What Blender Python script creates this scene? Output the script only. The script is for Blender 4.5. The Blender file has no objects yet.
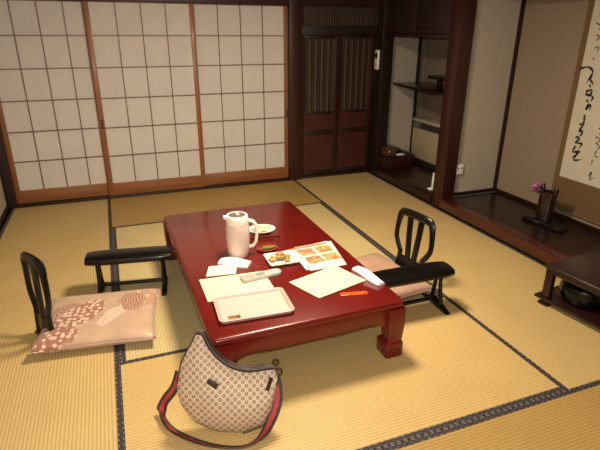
import bpy, bmesh, math, random
from mathutils import Vector, Matrix, noise
random.seed(7)
SC = bpy.context.scene
COL = SC.collection
R = math.radians

# ------------------------------------------------------------------ materials
def nt(name):
    m = bpy.data.materials.new(name); m.use_nodes = True
    t = m.node_tree
    return m, t, t.nodes['Principled BSDF']

def node(t, kind, **kw):
    n = t.nodes.new(kind)
    for k, v in kw.items():
        if k in n.inputs.keys(): n.inputs[k].default_value = v
        else: setattr(n, k, v)
    return n

def ramp(t, fac, stops):
    r = t.nodes.new('ShaderNodeValToRGB')
    e = r.color_ramp.elements
    while len(e) > 1: e.remove(e[-1])
    e[0].position = stops[0][0]; e[0].color = (*stops[0][1], 1)
    for p, c in stops[1:]:
        x = e.new(p); x.color = (*c, 1)
    t.links.new(fac, r.inputs['Fac'])
    return r.outputs['Color']

def coords(t, scale=(1, 1, 1), rot=(0, 0, 0)):
    c = t.nodes.new('ShaderNodeTexCoord'); mp = t.nodes.new('ShaderNodeMapping')
    mp.inputs['Scale'].default_value = scale; mp.inputs['Rotation'].default_value = rot
    t.links.new(c.outputs['Object'], mp.inputs['Vector'])
    return mp.outputs['Vector']

def plain(name, col, rough=.5, metal=0, coat=0, var=.12, scale=30, spec=.5):
    m, t, b = nt(name)
    n = node(t, 'ShaderNodeTexNoise', Scale=scale, Detail=4.0)
    t.links.new(coords(t), n.inputs['Vector'])
    lo = tuple(c * (1 - var) for c in col); hi = tuple(min(1, c * (1 + var)) for c in col)
    t.links.new(ramp(t, n.outputs['Fac'], [(.3, lo), (.7, hi)]), b.inputs['Base Color'])
    b.inputs['Roughness'].default_value = rough; b.inputs['Metallic'].default_value = metal
    b.inputs['Coat Weight'].default_value = coat; b.inputs['Coat Roughness'].default_value = .08
    b.inputs['Specular IOR Level'].default_value = spec
    return m

def wood(name, c1, c2, axis='z', rough=.4, coat=.2, scale=1.0):
    m, t, b = nt(name)
    s = {'x': (2, 38, 38), 'y': (38, 2, 38), 'z': (38, 38, 2)}[axis]
    n = node(t, 'ShaderNodeTexNoise', Scale=scale, Detail=5.0, Distortion=.8)
    t.links.new(coords(t, s), n.inputs['Vector'])
    t.links.new(ramp(t, n.outputs['Fac'], [(.3, c1), (.7, c2)]), b.inputs['Base Color'])
    b.inputs['Roughness'].default_value = rough; b.inputs['Coat Weight'].default_value = coat
    b.inputs['Coat Roughness'].default_value = .15
    return m

def tatami(name, along, c1, c2, c3):
    """woven rush: ribs along the mat, fine cross weave, slow blotches"""
    m, t, b = nt(name)
    P = 2 * math.pi / 20
    w = node(t, 'ShaderNodeTexWave', wave_type='BANDS', bands_direction='X' if along == 'y' else 'Y', Scale=P / .0145 / 1.0, Distortion=.25)
    w.inputs['Detail'].default_value = 2; w.inputs['Detail Scale'].default_value = 3
    v = coords(t); t.links.new(v, w.inputs['Vector'])
    n = node(t, 'ShaderNodeTexNoise', Scale=1.0, Detail=3.0)
    t.links.new(coords(t, (40, 420, 1) if along == 'x' else (420, 40, 1)), n.inputs['Vector'])
    n3 = node(t, 'ShaderNodeTexNoise', Scale=1.0, Detail=2.0)
    t.links.new(coords(t, (260, 60, 1) if along == 'x' else (60, 260, 1)), n3.inputs['Vector'])
    n2 = node(t, 'ShaderNodeTexNoise', Scale=2.2, Detail=3.0)
    t.links.new(v, n2.inputs['Vector'])
    m1 = node(t, 'ShaderNodeMath', operation='MULTIPLY_ADD'); m1.inputs[1].default_value = .3
    t.links.new(w.outputs['Fac'], m1.inputs[0]); 
    m2 = node(t, 'ShaderNodeMath', operation='MULTIPLY'); m2.inputs[1].default_value = .4
    t.links.new(n.outputs['Fac'], m2.inputs[0]); t.links.new(m2.outputs[0], m1.inputs[2])
    m3 = node(t, 'ShaderNodeMath', operation='MULTIPLY_ADD'); m3.inputs[1].default_value = .35
    t.links.new(n3.outputs['Fac'], m3.inputs[0]); t.links.new(m1.outputs[0], m3.inputs[2])
    c = ramp(t, m3.outputs[0], [(.25, c1), (.55, c2), (.85, c3)])
    mx = node(t, 'ShaderNodeMixRGB', blend_type='MULTIPLY'); mx.inputs['Fac'].default_value = .5
    t.links.new(c, mx.inputs['Color1'])
    t.links.new(ramp(t, n2.outputs['Fac'], [(.3, (.82, .8, .74)), (.7, (1, 1, 1))]), mx.inputs['Color2'])
    t.links.new(mx.outputs['Color'], b.inputs['Base Color'])
    b.inputs['Roughness'].default_value = .55
    b.inputs['Specular IOR Level'].default_value = .35
    bp = node(t, 'ShaderNodeBump', Strength=.25, Distance=.002)
    t.links.new(w.outputs['Fac'], bp.inputs['Height']); t.links.new(bp.outputs['Normal'], b.inputs['Normal'])
    return m

def heri(name):
    """dark cloth edging with a paler crest repeat"""
    m, t, b = nt(name)
    v = node(t, 'ShaderNodeTexVoronoi', Scale=34.0, Randomness=.15)
    t.links.new(coords(t), v.inputs['Vector'])
    t.links.new(ramp(t, v.outputs['Distance'], [(.0, (.10, .085, .07)), (.3, (.12, .10, .085)), (.36, (.016, .013, .016)), (.55, (.02, .016, .02)), (.6, (.055, .045, .045))]), b.inputs['Base Color'])
    b.inputs['Roughness'].default_value = .75
    return m

def monogram(name):
    """beige canvas, woven with a diamond lattice of small paired brown figures"""
    m, t, b = nt(name)
    ck = node(t, 'ShaderNodeTexVoronoi', Scale=50.0, Randomness=0.0, feature='F1')
    t.links.new(coords(t, (1, 1, .0), (0, 0, R(45))), ck.inputs['Vector'])
    d = ramp(t, ck.outputs['Distance'], [(0, (.55, .42, .29)), (.10, (.55, .42, .29)), (.15, (.30, .19, .115)), (.34, (.30, .19, .115)), (.40, (.64, .50, .36)), (.60, (.64, .50, .36)), (.66, (.42, .29, .18))])
    n = node(t, 'ShaderNodeTexNoise', Scale=300.0, Detail=2.0)
    t.links.new(coords(t), n.inputs['Vector'])
    mx = node(t, 'ShaderNodeMixRGB', blend_type='MULTIPLY'); mx.inputs['Fac'].default_value = .35
    t.links.new(d, mx.inputs['Color1']); t.links.new(n.outputs['Fac'], mx.inputs['Color2'])
    t.links.new(mx.outputs['Color'], b.inputs['Base Color'])
    b.inputs['Roughness'].default_value = .7
    return m

def printed(name, paper, ink, sx, sy, dens=.5):
    """paper with faint broken lines of small print"""
    m, t, b = nt(name)
    br = node(t, 'ShaderNodeTexBrick', Scale=1.0)
    br.inputs['Color1'].default_value = (*ink, 1); br.inputs['Color2'].default_value = (*paper, 1); br.inputs['Mortar'].default_value = (*paper, 1)
    br.inputs['Mortar Size'].default_value = .3; br.inputs['Brick Width'].default_value = 1.3; br.inputs['Row Height'].default_value = 1.0
    br.inputs['Bias'].default_value = dens - .5
    t.links.new(coords(t, (sx, sy, 1)), br.inputs['Vector'])
    t.links.new(br.outputs['Color'], b.inputs['Base Color'])
    b.inputs['Roughness'].default_value = .6
    return m

def food(name, cols, scale=60):
    m, t, b = nt(name)
    v = node(t, 'ShaderNodeTexVoronoi', Scale=scale)
    t.links.new(coords(t), v.inputs['Vector'])
    sep = node(t, 'ShaderNodeSeparateColor'); t.links.new(v.outputs['Color'], sep.inputs['Color'])
    st = [(i / len(cols), c) for i, c in enumerate(cols)]
    col = ramp(t, sep.outputs['Red'], st)
    t.links.new(col, b.inputs['Base Color']); b.inputs['Roughness'].default_value = .45
    return m

def brocade(name):
    """tan silk with three clouds: brown with pale blossoms, a rust ball, a pale wisp"""
    m, t, b = nt(name)
    L = t.links
    base_v = coords(t)
    nz = node(t, 'ShaderNodeTexNoise', Scale=14.0, Detail=4.0); L.new(base_v, nz.inputs['Vector'])
    add = node(t, 'ShaderNodeVectorMath', operation='MULTIPLY_ADD')
    add.inputs[1].default_value = (.07, .07, .0); L.new(nz.outputs['Color'], add.inputs[0]); L.new(base_v, add.inputs[2])
    def blob(cx, cy, sx, sy, rot):
        mp = node(t, 'ShaderNodeMapping', vector_type='TEXTURE')
        mp.inputs['Location'].default_value = (cx + .035, cy + .035, 0); mp.inputs['Rotation'].default_value = (0, 0, R(rot)); mp.inputs['Scale'].default_value = (sx, sy, 1000)
        L.new(add.outputs[0], mp.inputs['Vector'])
        ln = node(t, 'ShaderNodeVectorMath', operation='LENGTH'); L.new(mp.outputs[0], ln.inputs[0])
        return ramp(t, ln.outputs['Value'], [(.9, (1, 1, 1)), (1.0, (0, 0, 0))])
    vor = node(t, 'ShaderNodeTexVoronoi', Scale=33.0, Randomness=.7); L.new(base_v, vor.inputs['Vector'])
    flowers = ramp(t, vor.outputs['Distance'], [(0, (.42, .20, .13)), (.12, (.42, .20, .13)), (.17, (.78, .56, .44)), (.36, (.74, .52, .40)), (.42, (.30, .14, .095)), (.6, (.34, .165, .11))])
    wv = node(t, 'ShaderNodeTexWave', Scale=22.0, Distortion=9.0); wv.inputs['Detail'].default_value = 2; L.new(base_v, wv.inputs['Vector'])
    wisps = ramp(t, wv.outputs['Fac'], [(.25, (.27, .13, .09)), (.6, (.50, .30, .21))])
    pale = ramp(t, wv.outputs['Fac'], [(.3, (.58, .40, .29)), (.7, (.70, .55, .45))])
    vor2 = node(t, 'ShaderNodeTexVoronoi', Scale=20.0, Randomness=1.0); L.new(base_v, vor2.inputs['Vector'])
    scat = ramp(t, vor2.outputs['Distance'], [(0, (.75, .52, .40)), (.3, (.70, .47, .35)), (.36, (.47, .27, .175))])
    tan = ramp(t, nz.outputs['Fac'], [(.3, (.45, .305, .205)), (.7, (.53, .365, .255))])
    cur = tan
    for mask, col in ((blob(.075, -.02, .045, .15, -30), pale), (blob(-.20, .0, .09, .13, -38), wisps), (blob(-.10, -.01, .085, .18, -35), flowers), (blob(-.20, -.17, .13, .10, 0), flowers),
                      (blob(.215, .115, .085, .10, 0), scat), (blob(.15, .08, .07, .105, 10), wisps)):
        mx = node(t, 'ShaderNodeMixRGB'); L.new(mask, mx.inputs['Fac']); L.new(cur, mx.inputs['Color1']); L.new(col, mx.inputs['Color2']); cur = mx.outputs['Color']
    L.new(cur, b.inputs['Base Color'])
    b.inputs['Roughness'].default_value = .42; b.inputs['Sheen Weight'].default_value = .2
    return m

M = {}
M['tat_y'] = tatami('tatami_long', 'y', (.36, .25, .095), (.54, .39, .165), (.65, .49, .23))
M['tat_x'] = tatami('tatami_cross', 'x', (.27, .165, .048), (.39, .25, .075), (.47, .31, .11))  # darker orange paints in how the crosswise weave reflects light
M['tat_x2'] = tatami('tatami_front', 'x', (.37, .25, .09), (.55, .385, .155), (.66, .48, .21))  # brighter copy of the cross mat, front floor light painted into the colour
M['tat_pale'] = tatami('tatami_pale', 'y', (.40, .31, .135), (.56, .45, .22), (.66, .545, .29))  # paler tone paints the whitish flash fill into the middle mats
M['heri'] = heri('tatami_edging')
M['lacquer'] = plain('red_lacquer', (.120, .0055, .0042), .27, coat=.15, var=.12, scale=6)
M['red_wood'] = wood('red_brown_wood', (.036, .006, .004), (.066, .011, .006), 'y', .3, .2)
M['red_wood_z'] = wood('red_brown_upright', (.020, .0045, .003), (.036, .007, .004), 'z', .42, .1)
M['dark_wood'] = wood('dark_stained_wood', (.009, .003, .002), (.018, .0055, .0035), 'z', .45, .05)
M['dark_wood_x'] = wood('dark_stained_board', (.009, .003, .002), (.018, .0055, .0035), 'x', .45, .05)
M['dark_wood_y'] = wood('dark_stained_plank', (.011, .0035, .0025), (.020, .0055, .0035), 'y', .3, .1)
M['slat_back'] = plain('dark_board_behind_slats', (.070, .042, .026), .6, scale=8)
M['door_red'] = wood('red_door_board', (.040, .009, .006), (.065, .015, .009), 'z', .45, .1)
M['slat'] = wood('slat_wood', (.012, .006, .004), (.022, .009, .006), 'z', .5, .1)
M['shoji_wood'] = wood('shoji_cedar', (.20, .07, .022), (.30, .115, .038), 'z', .45, .1)
M['shoji_rail'] = wood('shoji_cedar_rail', (.20, .07, .022), (.30, .115, .038), 'x', .45, .1)
M['kumiko'] = wood('shoji_lattice_wood', (.13, .048, .02), (.20, .08, .034), 'z', .5, 0)
M['shoji_paper'] = plain('shoji_paper', (.62, .59, .55), .85, var=.04, scale=5)
M['plaster'] = plain('sand_plaster', (.225, .17, .12), .95, var=.07, scale=60)
M['plaster_pale'] = plain('pale_plaster', (.37, .32, .25), .95, var=.06, scale=60)
M['ceiling'] = wood('ceiling_boards', (.22, .14, .08), (.30, .20, .12), 'y', .6, 0)
M['fusuma'] = plain('fusuma_paper', (.42, .36, .27), .85, var=.06, scale=10)
M['black'] = plain('black_lacquer', (.0035, .003, .003), .28, coat=.08, var=.1, spec=.35)
M['iron'] = plain('black_glazed_iron', (.0025, .003, .003), .2, coat=0, spec=.3)
M['black_matte'] = plain('black_matte', (.01, .009, .009), .6)
M['white_plastic'] = plain('white_plastic', (.78, .74, .68), .35, var=.03)
M['pot_body'] = plain('pinkish_beige_plastic', (.66, .52, .45), .35, var=.03)
M['pot_lid'] = plain('grey_brown_lid', (.12, .095, .08), .3, var=.4, scale=90)
M['china'] = plain('white_china', (.75, .72, .64), .2, coat=.3, var=.03)
M['cloth'] = plain('white_cloth', (.86, .85, .84), .9, var=.03)
M['card'] = plain('cream_card', (.76, .71, .58), .6, var=.03)
M['ypaper'] = printed('yellow_leaflet', (.80, .75, .47), (.52, .46, .26), 60, 95)
M['ypaper_b'] = printed('yellow_sheet', (.80, .75, .47), (.38, .33, .18), 55, 80, .6)
M['pink_tray'] = plain('pink_tray', (.62, .38, .34), .35, var=.03)
M['tray_in'] = plain('pink_tray_inside', (.68, .45, .41), .4, var=.03)
M['sticker'] = food('brown_gold_label', [(.22, .08, .02), (.5, .32, .1), (.12, .04, .01)], 160)
M['grey_plastic'] = plain('pale_grey_plastic', (.40, .39, .385), .4, var=.04)
M['dark_grey'] = plain('dark_grey_plastic', (.12, .12, .11), .45, var=.1)
M['screen'] = plain('green_grey_display', (.20, .30, .25), .2, var=.1)
M['button'] = plain('rose_button', (.55, .28, .24), .5)
M['leaflet'] = plain('leaflet_paper', (.80, .68, .58), .45, var=.03)
M['pic_a'] = food('food_picture_rose', [(.50, .07, .03), (.55, .26, .10), (.60, .38, .22), (.42, .10, .06)], 90)
M['pic_b'] = food('food_picture_green', [(.20, .26, .05), (.58, .36, .10), (.13, .19, .06), (.60, .46, .25), (.45, .10, .05)], 100)
M['pic_head'] = plain('leaflet_heading', (.55, .16, .09), .5, var=.2, scale=90)
M['orange'] = printed('orange_packet', (.90, .07, .01), (1.0, .32, .05), 60, 60, .7)
M['food_y'] = food('yellow_food', [(.45, .25, .02), (.20, .18, .025), (.52, .33, .06), (.16, .07, .01)], 90)
M['food_p'] = food('pickles', [(.62, .50, .30), (.68, .58, .38), (.45, .25, .10), (.72, .64, .46)], 70)
M['food_o'] = plain('orange_garnish', (.65, .16, .03), .4)
M['leaf'] = plain('olive_leaf', (.16, .17, .03), .4, var=.4)
M['rdish'] = plain('red_dish', (.19, .018, .01), .25, coat=.4)
M['canvas'] = monogram('monogram_canvas')
M['leather'] = plain('dark_brown_leather', (.022, .009, .0065), .5, var=.2)
M['web_red'] = plain('red_webbing', (.42, .03, .04), .7)
M['web_green'] = plain('dark_green_webbing', (.025, .03, .018), .7)
M['brass'] = plain('dark_brass', (.10, .065, .035), .4, metal=1)
M['brocade'] = brocade('floral_brocade')
M['pink_silk'] = plain('pinkish_tan_silk', (.42, .26, .185), .45, var=.1, scale=7)
M['scroll_mount'] = plain('brown_silk_mount', (.125, .072, .025), .7, var=.18, scale=160)
M['scroll_paper'] = plain('scroll_paper', (.50, .45, .36), .9, var=.05, scale=12)
M['ink'] = plain('ink', (.012, .011, .010), .8)
M['heater'] = plain('heater_enamel', (.40, .32, .21), .45, var=.04)
M['heater_trim'] = plain('heater_top_trim', (.52, .45, .35), .4, var=.04)
M['grille'] = plain('heater_grille', (.06, .065, .06), .5, var=.3, scale=50)
M['brown_box'] = wood('brown_box_wood', (.055, .026, .014), (.09, .042, .022), 'x', .4, .2)
M['vase'] = plain('dark_brown_glaze', (.016, .006, .004), .25, coat=.1, var=.5, scale=14)
M['flower'] = plain('purple_petal', (.42, .14, .33), .6, var=.5, scale=60)
M['twig'] = plain('green_leaf', (.03, .05, .02), .5, var=.3)
M['stand'] = plain('stand_red_lacquer', (.016, .004, .0035), .35, coat=.05)

# ------------------------------------------------------------------ mesh builder
class MB:
    def __init__(s): s.v = []; s.f = []
    def add(s, vs, fs):
        o = len(s.v); s.v += [tuple(v) for v in vs]; s.f += [tuple(i + o for i in f) for f in fs]; return s
    def box(s, a, b):
        x0, y0, z0 = a; x1, y1, z1 = b
        return s.add([(x0, y0, z0), (x1, y0, z0), (x1, y1, z0), (x0, y1, z0), (x0, y0, z1), (x1, y0, z1), (x1, y1, z1), (x0, y1, z1)],
                     [(0, 3, 2, 1), (4, 5, 6, 7), (0, 1, 5, 4), (1, 2, 6, 5), (2, 3, 7, 6), (3, 0, 4, 7)])
    def loft(s, rings, caps=True, closed=True):
        n = len(rings[0]); vs = [p for r in rings for p in r]; fs = []
        for i in range(len(rings) - 1):
            for j in range(n if closed else n - 1):
                k = (j + 1) % n
                fs.append((i * n + j, i * n + k, (i + 1) * n + k, (i + 1) * n + j))
        if caps:
            fs.append(tuple(range(n))[::-1]); fs.append(tuple((len(rings) - 1) * n + j for j in range(n)))
        return s.add(vs, fs)
    def lathe(s, prof, seg=32, c=(0, 0, 0), sx=1, sy=1):
        rings = [[(c[0] + max(r, 1e-4) * sx * math.cos(2 * math.pi * j / seg), c[1] + max(r, 1e-4) * sy * math.sin(2 * math.pi * j / seg), c[2] + z) for j in range(seg)] for r, z in prof]
        return s.loft(rings)
    def tube(s, pts, r, seg=10, flat=1.0, up=None):
        P = [Vector(p) for p in pts]; rings = []
        rr = r if isinstance(r, (list, tuple)) else [r] * len(P)
        prev = None
        for i, p in enumerate(P):
            d = (P[min(i + 1, len(P) - 1)] - P[max(i - 1, 0)]).normalized()
            if prev is None:
                a = Vector(up) if up else (Vector((0, 0, 1)) if abs(d.z) < .9 else Vector((1, 0, 0)))
            else: a = prev
            if up: a = Vector(up)
            a = (a - d * a.dot(d)).normalized(); prev = a
            b = d.cross(a)
            rings.append([p + a * (rr[i] * math.cos(2 * math.pi * j / seg)) + b * (rr[i] * flat * math.sin(2 * math.pi * j / seg)) for j in range(seg)])
        return s.loft(rings)
    def strip(s, pts, ups, w, th):
        """rectangular strap: width w along ups, thickness th"""
        P = [Vector(p) for p in pts]; rings = []
        for i, p in enumerate(P):
            d = (P[min(i + 1, len(P) - 1)] - P[max(i - 1, 0)]).normalized()
            a = Vector(ups[i] if isinstance(ups, list) else ups); a = (a - d * a.dot(d)).normalized(); b = d.cross(a)
            rings.append([p + a * w / 2 + b * th / 2, p - a * w / 2 + b * th / 2, p - a * w / 2 - b * th / 2, p + a * w / 2 - b * th / 2])
        return s.loft(rings)
    def prism(s, poly, h, fn):
        """poly of (u,v) extruded over h=(h0,h1); fn(u,v,h)->xyz"""
        return s.loft([[fn(u, v, k) for u, v in poly] for k in h])
    def build(s, name, mat, parent=None, bevel=0, seg=2, smooth=40, loc=None):
        me = bpy.data.meshes.new(name); me.from_pydata(s.v, [], s.f); me.update()
        bm = bmesh.new(); bm.from_mesh(me)
        bmesh.ops.recalc_face_normals(bm, faces=bm.faces)
        if bevel:
            ed = [e for e in bm.edges if len(e.link_faces) == 2 and e.calc_face_angle(0) > R(35)]
            bmesh.ops.bevel(bm, geom=ed, offset=bevel, segments=seg, profile=.5, affect='EDGES', clamp_overlap=True)
        bm.to_mesh(me); bm.free()
        if smooth:
            me.polygons.foreach_set('use_smooth', [True] * len(me.polygons)); me.set_sharp_from_angle(angle=R(smooth))
        me.materials.append(M[mat] if isinstance(mat, str) else mat)
        o = bpy.data.objects.new(name, me); COL.objects.link(o)
        if parent: o.parent = parent
        if loc: o.location = loc
        return o

def tag(o, label, cat, group=None):
    o['label'] = label; o['category'] = cat
    if group: o['group'] = group
    return o
def thing(name, label, cat, loc=(0, 0, 0), rz=0, group=None):
    o = bpy.data.objects.new(name, None); COL.objects.link(o); o.empty_display_size = .05
    o.location = loc; o.rotation_euler = (0, 0, R(rz)); return tag(o, label, cat, group)
def struct(o): o['kind'] = 'structure'; return o
def sempty(name, loc=(0, 0, 0)):
    o = bpy.data.objects.new(name, None); COL.objects.link(o); o.location = loc; return struct(o)
def copy_tree(o, parent=None):
    c = o.copy(); COL.objects.link(c)
    if parent: c.parent = parent
    for ch in list(o.children): copy_tree(ch, c)
    return c
def slab(name, a, b, mat, parent=None, bevel=0): return MB().box(a, b).build(name, mat, parent, bevel, smooth=40 if bevel else 0)

# ------------------------------------------------------------------ room shell
XL, XR, YF, ZC = -.81, 2.70, -5.3, 2.42
XT, XA = 3.31, 3.36              # back of the picture alcove, back of the side alcove
Y1, Y3, Y4 = -.825, -2.615, -3.497
fl = struct(slab('floor', (XL - .2, YF - .1, -.08), (XA + .1, .2, -.012), 'dark_wood_x'))
def mat_(x0, x1, y0, y1, along, mat):
    g = .001
    o = MB().box((x0 + g, y1 + g, -.012), (x1 - g, y0 - g, 0)).build('tatami_mat', mat, fl, smooth=0)
    w = .026
    if along == 'y': bands = [(x0 + g, x0 + w, y1 + g, y0 - g), (x1 - w, x1 - g, y1 + g, y0 - g)]
    else: bands = [(x0 + g, x1 - g, y0 - w, y0 - g), (x0 + g, x1 - g, y1 + g, y1 + w)]
    for a, b_, c, d in bands: MB().box((a, c, -.008), (b_, d, .0012)).build('edge_band', 'heri', o, smooth=0)
XM = 1.80
mat_(XL, 0, 0, -1.75, 'y', 'tat_y'); mat_(XL, 0, -1.75, Y4, 'y', 'tat_y')
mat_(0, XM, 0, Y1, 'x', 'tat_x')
mat_(0, XM / 2, Y1, Y3, 'y', 'tat_pale'); mat_(XM / 2, XM, Y1, Y3, 'y', 'tat_pale')
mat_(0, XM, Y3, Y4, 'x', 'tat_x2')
mat_(XM, XR, 0, -1.75, 'y', 'tat_y'); mat_(XM, XR, -1.75, Y4, 'y', 'tat_y')
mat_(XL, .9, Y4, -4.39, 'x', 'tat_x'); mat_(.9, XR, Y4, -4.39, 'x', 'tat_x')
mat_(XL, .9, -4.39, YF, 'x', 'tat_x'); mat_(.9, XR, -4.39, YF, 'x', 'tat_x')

KZ = 1.672                       # underside of the lintel over the screens
struct(slab('wall_back', (XL - .1, .06, 0), (XA + .1, .16, ZC), 'plaster'))
struct(slab('wall_back_upper', (XL, -.02, KZ + .09), (XR, .06, ZC), 'plaster'))
struct(slab('wall_left', (XL - .14, YF, 0), (XL - .04, .06, ZC), 'plaster'))
struct(slab('wall_front', (XL - .1, YF - .1, 0), (XA + .1, YF, ZC), 'plaster'))
struct(slab('wall_right', (XT, -4.0, .0), (XT + .1, -1.30, ZC), 'plaster'))
struct(slab('wall_right_front', (XR, YF, 0), (XT + .1, -3.95, ZC), 'plaster'))
struct(slab('wall_right_upper', (XR + .02, -3.95, 1.80), (XR + .10, -1.35, ZC), 'plaster'))
struct(slab('wall_side_alcove', (XA, -1.30, 0), (XA + .1, .06, ZC), 'plaster'))
struct(slab('wall_partition', (2.80, -1.305, 0), (XA, -1.235, ZC), 'plaster_pale'))
struct(slab('wall_alcove_left', (2.80, -.02, 0), (3.225, .06, ZC), 'plaster_pale'))
struct(slab('ceiling', (XL - .1, YF - .1, ZC), (XA + .1, .16, ZC + .06), 'ceiling'))
# lintels, sills, pillars
struct(slab('trim_lintel', (XL, -.05, KZ), (XR, .06, KZ + .09), 'red_wood_z', bevel=.004))
struct(slab('trim_sill', (XL, -.045, -.01), (1.76, .06, .022), 'dark_wood_x', bevel=.002))
struct(slab('trim_corner_post', (XL - .04, -.05, 0), (XL + .045, .06, ZC), 'dark_wood'))
struct(slab('trim_screen_pillar', (1.765, -.055, 0), (1.888, .06, ZC), 'red_wood_z', bevel=.004))
struct(slab('trim_corner_pillar', (XR, -.152, 0), (XR + .13, .06, ZC), 'dark_wood', bevel=.004))
struct(slab('trim_alcove_pillar', (XR, -1.345, 0), (XR + .125, -1.205, ZC), 'red_wood_z', bevel=.006))
struct(slab('trim_alcove_header', (XR, -3.95, 1.74), (XR + .09, -1.345, 1.80), 'dark_wood_y', bevel=.004))
struct(slab('trim_door_lintel', (1.888, -.035, 1.415), (XR, .06, 1.50), 'dark_wood_x', bevel=.004))
struct(slab('trim_door_sill', (1.888, -.03, -.01), (XR, .06, .022), 'dark_wood_x', bevel=.002))
struct(slab('trim_alcove_corner', (3.205, -.045, .1), (3.23, -.015, 1.8), 'dark_wood'))
struct(slab('trim_tokonoma_corner', (XT - .03, -1.325, .1), (XT, -1.30, 1.9), 'dark_wood'))
struct(slab('baseboard_right', (XT - .018, -3.95, .1), (XT, -1.30, .128), 'dark_wood_y'))
struct(slab('baseboard_partition', (2.82, -1.322, .1), (XT, -1.30, .128), 'dark_wood_x'))
# transom lattice over the plank doors
tr = struct(slab('trim_transom', (1.888, .0, 1.50), (XR, .05, KZ), 'slat_back'))
b = MB().box((1.888, -.012, 1.50), (1.925, .01, KZ)).box((XR - .03, -.012, 1.50), (XR, .01, KZ))
b.build('transom_frame', 'red_wood_z', tr, smooth=0)
b = MB()
for i in range(28):
    x = 1.945 + i * .0265; b.box((x, -.008, 1.50), (x + .011, .006, KZ))
b.build('transom_slats', 'slat', tr, smooth=0)

# shoji screens
def shoji(n, x0, x1, y, stl, str_, cols, px0, px1):
    d = sempty('door_%d' % n, (x0, y, .022))
    W = x1 - x0; zb, zt = .137 - .022, KZ - .022 - .002; t = .028
    MB().box((0, 0, 0), (stl, t, zt)).box((W - str_, 0, 0), (W, t, zt)).build('stile', 'shoji_wood', d, .002)
    MB().box((stl, .001, 0), (W - str_, t - .001, zb)).box((stl, .001, zt - .006), (W - str_, t - .001, zt)).build('rail', 'shoji_rail', d, .001)
    MB().box((stl, .012, zb), (W - str_, .016, zt - .006)).build('paper', 'shoji_paper', d, smooth=0)
    k = MB(); w = .0034
    a, e = px0, px1
    for i in range(1, cols):
        x = a + (e - a) * i / cols; k.box((x - w, .002, zb), (x + w, .012, zt - .006))
    for i in range(1, 6):
        z = zb + (zt - .006 - zb) * i / 6; k.box((stl, .001, z - w), (W - str_, .012, z + w))
    k.build('lattice', 'kumiko', d, smooth=0)
    return d
d1 = shoji(1, -.765, .03, .004, .04, .04, 4, .04, .805)
d2 = shoji(2, .0, .893, -.026, .042, .042, 4, .042, .851)
d3 = shoji(3, .848, 1.765, .004, .046, .04, 4, .046, .877)
for d, x in ((d2, .012), (d3, .895)):
    MB().box((x, -.002, .62), (x + .016, .002, .70)).build('finger_pull', 'black_matte', d, .001)

# plank and slat doors
def plank(n, x0, x1, y):
    d = sempty('door_%d' % n, (x0, y, .022)); W = x1 - x0; Z = 1.393; s = .04
    MB().box((0, 0, 0), (s, .03, Z)).box((W - s, 0, 0), (W, .03, Z)).build('stile', 'red_wood_z', d, .003)
    MB().box((s, 0, 0), (W - s, .03, .045)).box((s, 0, .43), (W - s, .03, .475)).box((s, 0, .64), (W - s, .03, .665)).box((s, 0, Z - .03), (W - s, .03, Z)).build('rail', 'dark_wood_x', d, .003)
    MB().box((s, .012, .045), (W - s, .02, .43)).build('lower_panel', 'door_red', d, smooth=0)
    MB().box((s, .012, .475), (W - s, .02, .64)).build('middle_panel', 'door_red', d, smooth=0)
    MB().box((s, .02, .665), (W - s, .024, Z - .03)).build('back_board', 'slat_back', d, smooth=0)
    k = MB(); nn = 5
    for i in range(nn):
        x = s + (W - 2 * s) * (i + .5) / nn
        k.box((x - .024, .006, .665), (x - .008, .018, Z - .03)); k.box((x + .004, .006, .665), (x + .010, .018, Z - .03))
    k.build('slats', 'slat', d, smooth=0)
plank(4, 1.890, 2.296, -.012); plank(5, 2.290, 2.699, .014)

# papered sliding doors on the left wall
for n, (a, e) in ((6, (-1.80, -.06)), (7, (-3.55, -1.80)), (8, (-5.28, -3.55))):
    d = sempty('door_%d' % n, (XL - .04, a, .0)); L = e - a
    MB().box((0, 0, .0), (.028, L, .05)).box((0, 0, 1.74), (.028, L, 1.78)).box((0, 0, 0), (.028, .03, 1.78)).box((0, L - .03, 0), (.028, L, 1.78)).build('frame', 'dark_wood', d, .002)
    MB().box((0, .03, .05), (.018, L - .03, 1.74)).build('paper', 'fusuma', d, smooth=0)

# alcove decks
TD = .10
tk = struct(slab('floor_tokonoma', (XR + .004, -3.95, .075 - .045), (XT, -1.345, TD), 'dark_wood_y'))
tf = MB().box((XR - .022, -3.95, .026), (XR + .10, -1.345, TD + .001)).build('front_beam', 'red_wood', tk, .006)
MB().box((XR + .012, -3.95, -.01), (XR + .03, -1.345, .03)).build('plinth', 'black_matte', tk, smooth=0)
sk = struct(slab('floor_side_alcove', (XR + .004, -1.205, .03), (XA, .06, TD - .01), 'dark_wood_y'))
MB().box((XR - .018, -1.205, .024), (XR + .09, -.152, TD - .009)).build('front_beam', 'dark_wood_y', sk, .005)
MB().box((XR + .012, -1.205, -.01), (XR + .03, -.152, .026)).build('plinth', 'black_matte', sk, smooth=0)

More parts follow.
